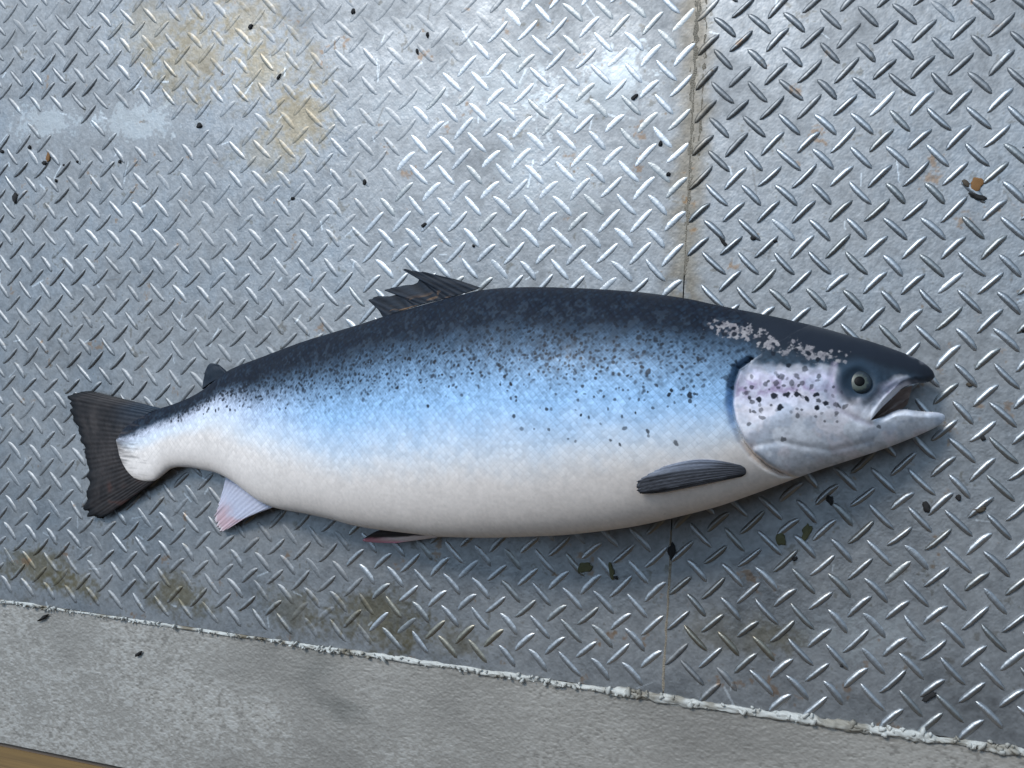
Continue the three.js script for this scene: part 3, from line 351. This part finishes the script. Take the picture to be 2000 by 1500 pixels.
fin('adipose_fin', [[-.3205,.02,.0028],[-.3306,.02,.0088],[-.3428,.019,.0148],[-.3529,.019,.022]], [[-.3321,.021,-.0056],[-.3441,.021,-.0063],[-.3496,.02,.0006],[-.3534,.019,.0153]], { n: 40, m: 14, rays: 2, th: 0.005 },
  (t, k, r, a, b) => mul([0.016, 0.024, 0.036], 0.6 + 0.8 * b));
fin('anal_fin', [[-.2511,.024,.1419],[-.2678,.022,.1369],[-.2851,.02,.1275],[-.3017,.018,.1206],[-.3185,.016,.1148]], [[-.2973,.014,.1597],[-.3227,.008,.1747],[-.3365,.007,.1682],[-.3335,.008,.1522],[-.3261,.011,.1324]], { n: 70, rays: 13, th: 0.0030, ragged: 0.2 },
  (t, k, r, a, b) => { let c = mix3([0.42, 0.43, 0.55], [0.58, 0.60, 0.70], r * 0.18 + b * 0.8); c = mix3(c, [0.55, 0.36, 0.38], 0.85 * ss(0.45, 0.8, k + 0.3 * (a - 0.5)) * ss(0.9, 0.5, t)); return mix3(c, [0.66, 0.58, 0.60], ss(0.9, 0.98, k)); });
fin('pelvic_fin', [[-.057,.03,.1551],[-.061,.036,.1534],[-.0662,.042,.1503],[-.0683,.05,.1457]], [[-.1097,.02,.1672],[-.1479,.016,.1692],[-.1318,.03,.1585],[-.1068,.044,.1477]], { n: 60, rays: 7, th: 0.0034 },
  (t, k, r, a, b) => { const edge = ss(0.52, 0.36, t + 0.12 * (a - 0.5)); let c = mix3([0.018, 0.016, 0.020], mix3([0.82, 0.74, 0.76], [0.62, 0.24, 0.30], ss(0.45, 0.95, k)), edge); c = mix3(c, [0.60, 0.55, 0.58], 0.8 * ss(0.78, 0.95, t) * ss(0.5, 0.9, k)); return mul(c, 0.75 + 0.5 * b); });
fin('pectoral_fin', [[.246,.0976,.0697],[.2493,.0987,.0668],[.2492,.1022,.0624],[.2454,.1054,.0596]], [[.1842,.1128,.0868],[.1639,.1165,.0886],[.1639,.1216,.0778],[.1841,.1215,.0646]], { n: 80, rays: 11, th: 0.0030, sag: 0.004, ragged: 0.05, bow: -0.0055, root: 0.1 },
  (t, k, r, a, b) => { let c = mix3([0.050, 0.052, 0.060], [0.115, 0.12, 0.14], r * 0.5 + b * 0.5); c = mix3(c, [0.010, 0.010, 0.012], 0.95 * ss(0.42, 0.25, t + 0.15 * (a - 0.5))); c = mix3(c, [0.24, 0.26, 0.32], 0.8 * ss(0.6, 0.95, t) * ss(0.15, 0.4, k)); return mul(c, 0.65 + 0.7 * b); });

{ // mouth lining: a brown sheet inside the gape, lying low between the jaws
  const f = [[.3433,.03,.0174],[.352,.028,.0054],[.3638,.024,-.0085],[.376,.022,-.0153]], e = [[.3459,.03,.0182],[.3565,.026,.0132],[.3661,.02,.0077],[.3725,.016,.0016]];
  const pos = [], idx = [], uv = [], n = 16, m = 14; for (let i = 0; i <= n; i++) for (let j = 0; j <= m; j++) { const a = poly(f, i / n), b = poly(e, i / n), k = j / m; pos.push(mix(a[0], b[0], k), mix(a[1], b[1], k) - 0.010 * Math.sin(k * Math.PI) + 0.002 * (noise(i * 0.7, j * 0.7, 161) - 0.5), mix(a[2], b[2], k)); uv.push(i / n, k); }
  for (let i = 0; i < n; i++) for (let j = 0; j < m; j++) { const a = i * (m + 1) + j, b = a + m + 1; idx.push(a, a + 1, b, b, a + 1, b + 1); }
  const map = texture(128, 128, (u, v) => mix3([0.17, 0.11, 0.09], [0.32, 0.24, 0.20], fbm(u * 7, v * 7, 163)));
  mesh('mouth_lining', geom(pos, idx, uv), new THREE.MeshPhysicalMaterial({ map, roughness: 0.4, clearcoat: 0.4 }), fish);
}
{ // small teeth along the jaws
  const tg = new THREE.ConeGeometry(0.0009, 0.0026, 7).translate(0, 0.0008, 0), tm = new THREE.MeshPhysicalMaterial({ color: new THREE.Color().setRGB(0.72, 0.68, 0.58), roughness: 0.35 });
  const lowT = [[.3599,.036,.0099],[.3668,.034,.0065],[.3733,.032,.0057],[.3803,.03,.0066],[.3869,.027,.0071],[.3935,.024,.0072]], upT = [[.3594,.036,-.0019],[.3656,.034,-.0092],[.3728,.032,-.0144],[.3801,.029,-.0166],[.3866,.026,-.0179]];
  for (const p of lowT) { const m = mesh('tooth', tg, tm, fish); m.position.set(p[0], p[1] + 0.004, p[2] + 0.0012); m.rotation.set(-1.2, 0, 0.2); }
  for (const p of upT) { const m = mesh('tooth', tg, tm, fish); m.position.set(p[0], p[1] + 0.004, p[2] - 0.0012); m.rotation.set(1.3, 0, -0.5); }
}
{ // eye: bulging globe with pale iris and black pupil
  const eye = new THREE.Group(); eye.name = 'eye'; eye.position.set(eyeC[0], eyeC[1] - 0.0022, eyeC[2]); eye.rotation.set(-0.24, 0, -0.1); fish.add(eye);
  const cap = (r, h, a) => new THREE.SphereGeometry(r, 40, 20, 0, Math.PI * 2, 0, a).scale(1, h / r, 1);
  const irisMap = texture(256, 64, (u, v) => { const n = fbm(u * 40, v * 6, 171), r = v; return mix3([0.045, 0.054, 0.040], [0.008, 0.015, 0.022], ss(0.62, 0.36, r + 0.3 * (n - 0.5) + 0.10 * Math.sin(u * 6.283 + 0.6))).map(q => q * (0.7 + 0.6 * n)); });
  mesh('iris', cap(0.0098, 0.0026, Math.PI / 2), new THREE.MeshPhysicalMaterial({ map: irisMap, roughness: 0.4, metalness: 0.1, clearcoat: 0.15, clearcoatRoughness: 0.2 }), eye);
  const p = mesh('pupil', cap(0.0042, 0.0008, Math.PI / 2), new THREE.MeshPhysicalMaterial({ color: 0x050608, roughness: 0.45, specularIntensity: 0.2 }), eye); p.position.y = 0.0024;
}

// ---------------------------------------------------------------- crumbs and scraps on the floor
const scrapMat = [[0.012, 0.011, 0.011], [0.06, 0.045, 0.03], [0.085, 0.08, 0.035], [0.20, 0.095, 0.03]].map(c => new THREE.MeshStandardMaterial({ color: new THREE.Color().setRGB(...c), roughness: 0.85 }));
// x, z, half length, half width, turn, material
const crumbs = [[-.3906,-.2737,.0055,.0038,.6,0],[-.2027,-.3891,.0034,.005,0,0],[-.178,-.2055,.003,.0045,0,0],[-.2644,-.1893,.003,.003,0,0],[-.5789,-.2331,.0032,.0026,0,0],[-.5594,-.2369,.0032,.0026,0,0],[-.4985,-.2353,.003,.0034,.4,0],[-.5898,-.2151,.003,.003,0,0],[-.6331,-.256,.0036,.0036,0,0],[-.6757,-.2523,.0036,.003,0,0],[-.3302,-.3813,.005,.003,.8,0],[-.2903,-.3234,.006,.0024,.9,0],[.2312,-.1464,.0042,.0034,0,0],[.2505,-.143,.0032,.003,0,0],[.4176,.0799,.0042,.0032,-.7,0],[.435,.0273,.0038,.003,.4,0],[.4615,-.0667,.004,.003,0,0],[.2828,.146,.004,.0024,.7,0],[-.1138,-.358,.0022,.0046,0,0],[-.1246,-.3415,.002,.0046,.2,0],[.1386,-.2365,.003,.004,0,0],[.1111,-.2826,.006,.0028,.5,0],[.1476,-.2072,.003,.003,0,0],[-.0494,-.1384,.0022,.002,0,0],[-.1062,-.1595,.005,.0028,.6,0],[.422,-.018,.0042,.0022,-.5,1],[.3282,.2369,.003,.0025,0,0],[.1983,.2313,.003,.0022,-.9,0],[.1167,.1808,.003,.0024,-.3,0]];
crumbs.forEach(([x, z, a, b, r, m], i) => { const c = mesh('grit_crumb', lump(a * 0.66, 0.0013, b * 0.66, i), scrapMat[m], scene); c.position.set(x, 0.0006, z); c.rotation.y = r; tag(c, 'small black crumb of grit on the grey tread plate', 'crumb', 'black grit crumbs scattered on the tread plates'); });
const scraps = [
  [[[-.6507,-.1958,.0042,.0078,-.15,0]][0], 'pebble', 'largest black bean shaped pebble on the worn tread plate', 'pebble'],
  [[[.203,-.1425,.0085,.0022,-.9,0]][0], 'bark_sliver', 'thin black sliver lying against a lug beside the rusty weld seam', 'sliver'],
  [[[.4017,.2542,.0085,.0026,.7,0]][0], 'bark_sliver', 'thin black sliver on the tread plate close to the white weld bead', 'sliver'],
  [[[.3919,.09,.003,.0055,.3,0]][0], 'seed_husk', 'black oval husk standing by a lug below the fish jaw', 'husk'],
  [[[.3107,.0903,.0034,.0054,.2,0]][0], 'seed_husk', 'black oval husk touching a lug below the gill cover of the fish', 'husk'],
  [[[.4348,.0886,.0065,.003,.1,1]][0], 'dirt_clod', 'curved brown clod of dirt across a lug beyond the fish jaw', 'clod'],
  [[[.2692,.1292,.0055,.007,.2,2]][0], 'leaf_scrap', 'olive green leaf scrap between lugs under the fish throat, the darker of two', 'leaf scrap'],
  [[[.2924,.1205,.0045,.009,-.3,2]][0], 'leaf_scrap', 'long olive leaf scrap between lugs next to the darker green one', 'leaf scrap'],
  [[[.0856,.1741,.0095,.0065,.2,2]][0], 'leaf_scrap', 'broad olive leaf scrap on the worn plate below the fish belly', 'leaf scrap'],
  [[[.1119,.1754,.0032,.0085,.2,2]][0], 'leaf_scrap', 'narrow yellow green leaf scrap beside the broad olive one', 'leaf scrap'],
  [[[.1695,.1511,.0042,.009,0,0]][0], 'rust_plug', 'black plug of dirt in the joint between the plates below the fish', 'dirt plug'],
  [[[.4201,-.1925,.006,.0068,.4,3]][0], 'dead_leaf', 'curled orange brown dead leaf scrap on the clean tread plate', 'dead leaf'],
  [[[.4214,-.1818,.0085,.003,-.4,0]][0], 'bark_chip', 'dark bark chip beside the orange dead leaf', 'bark chip'],
  [[[.4114,-.1935,.006,.0026,-.7,1]][0], 'leaf_stalk', 'brown stalk beside the orange dead leaf', 'stalk'],
  [[[-.6041,-.2429,.0035,.0065,0,3]][0], 'rust_flake', 'small orange rust flake on the worn plate', 'rust flake'],
  [[[-.6083,-.2363,.0042,.0036,0,0]][0], 'coal_bit', 'black bit touching the small orange rust flake', 'bit'],
  [[[-.5712,.3003,.01,.002,.55,0]][0], 'twig', 'thin black twig on the grey ledge, closer to the weld bead', 'twig'],
  [[[-.4328,.325,.0065,.0024,.6,0]][0], 'twig', 'short thick black twig on the grey ledge', 'twig'],
];
scraps.forEach(([[x, z, a, b, r, m], name, label, cat], i) => { const c = mesh(name, lump(a * 0.82, m > 1 ? 0.0010 : 0.0017, b * 0.82, 40 + i, 3), scrapMat[m], scene); c.position.set(x, 0.0008, z); c.rotation.y = r; tag(c, label, cat); });

renderer.render(scene, camera);
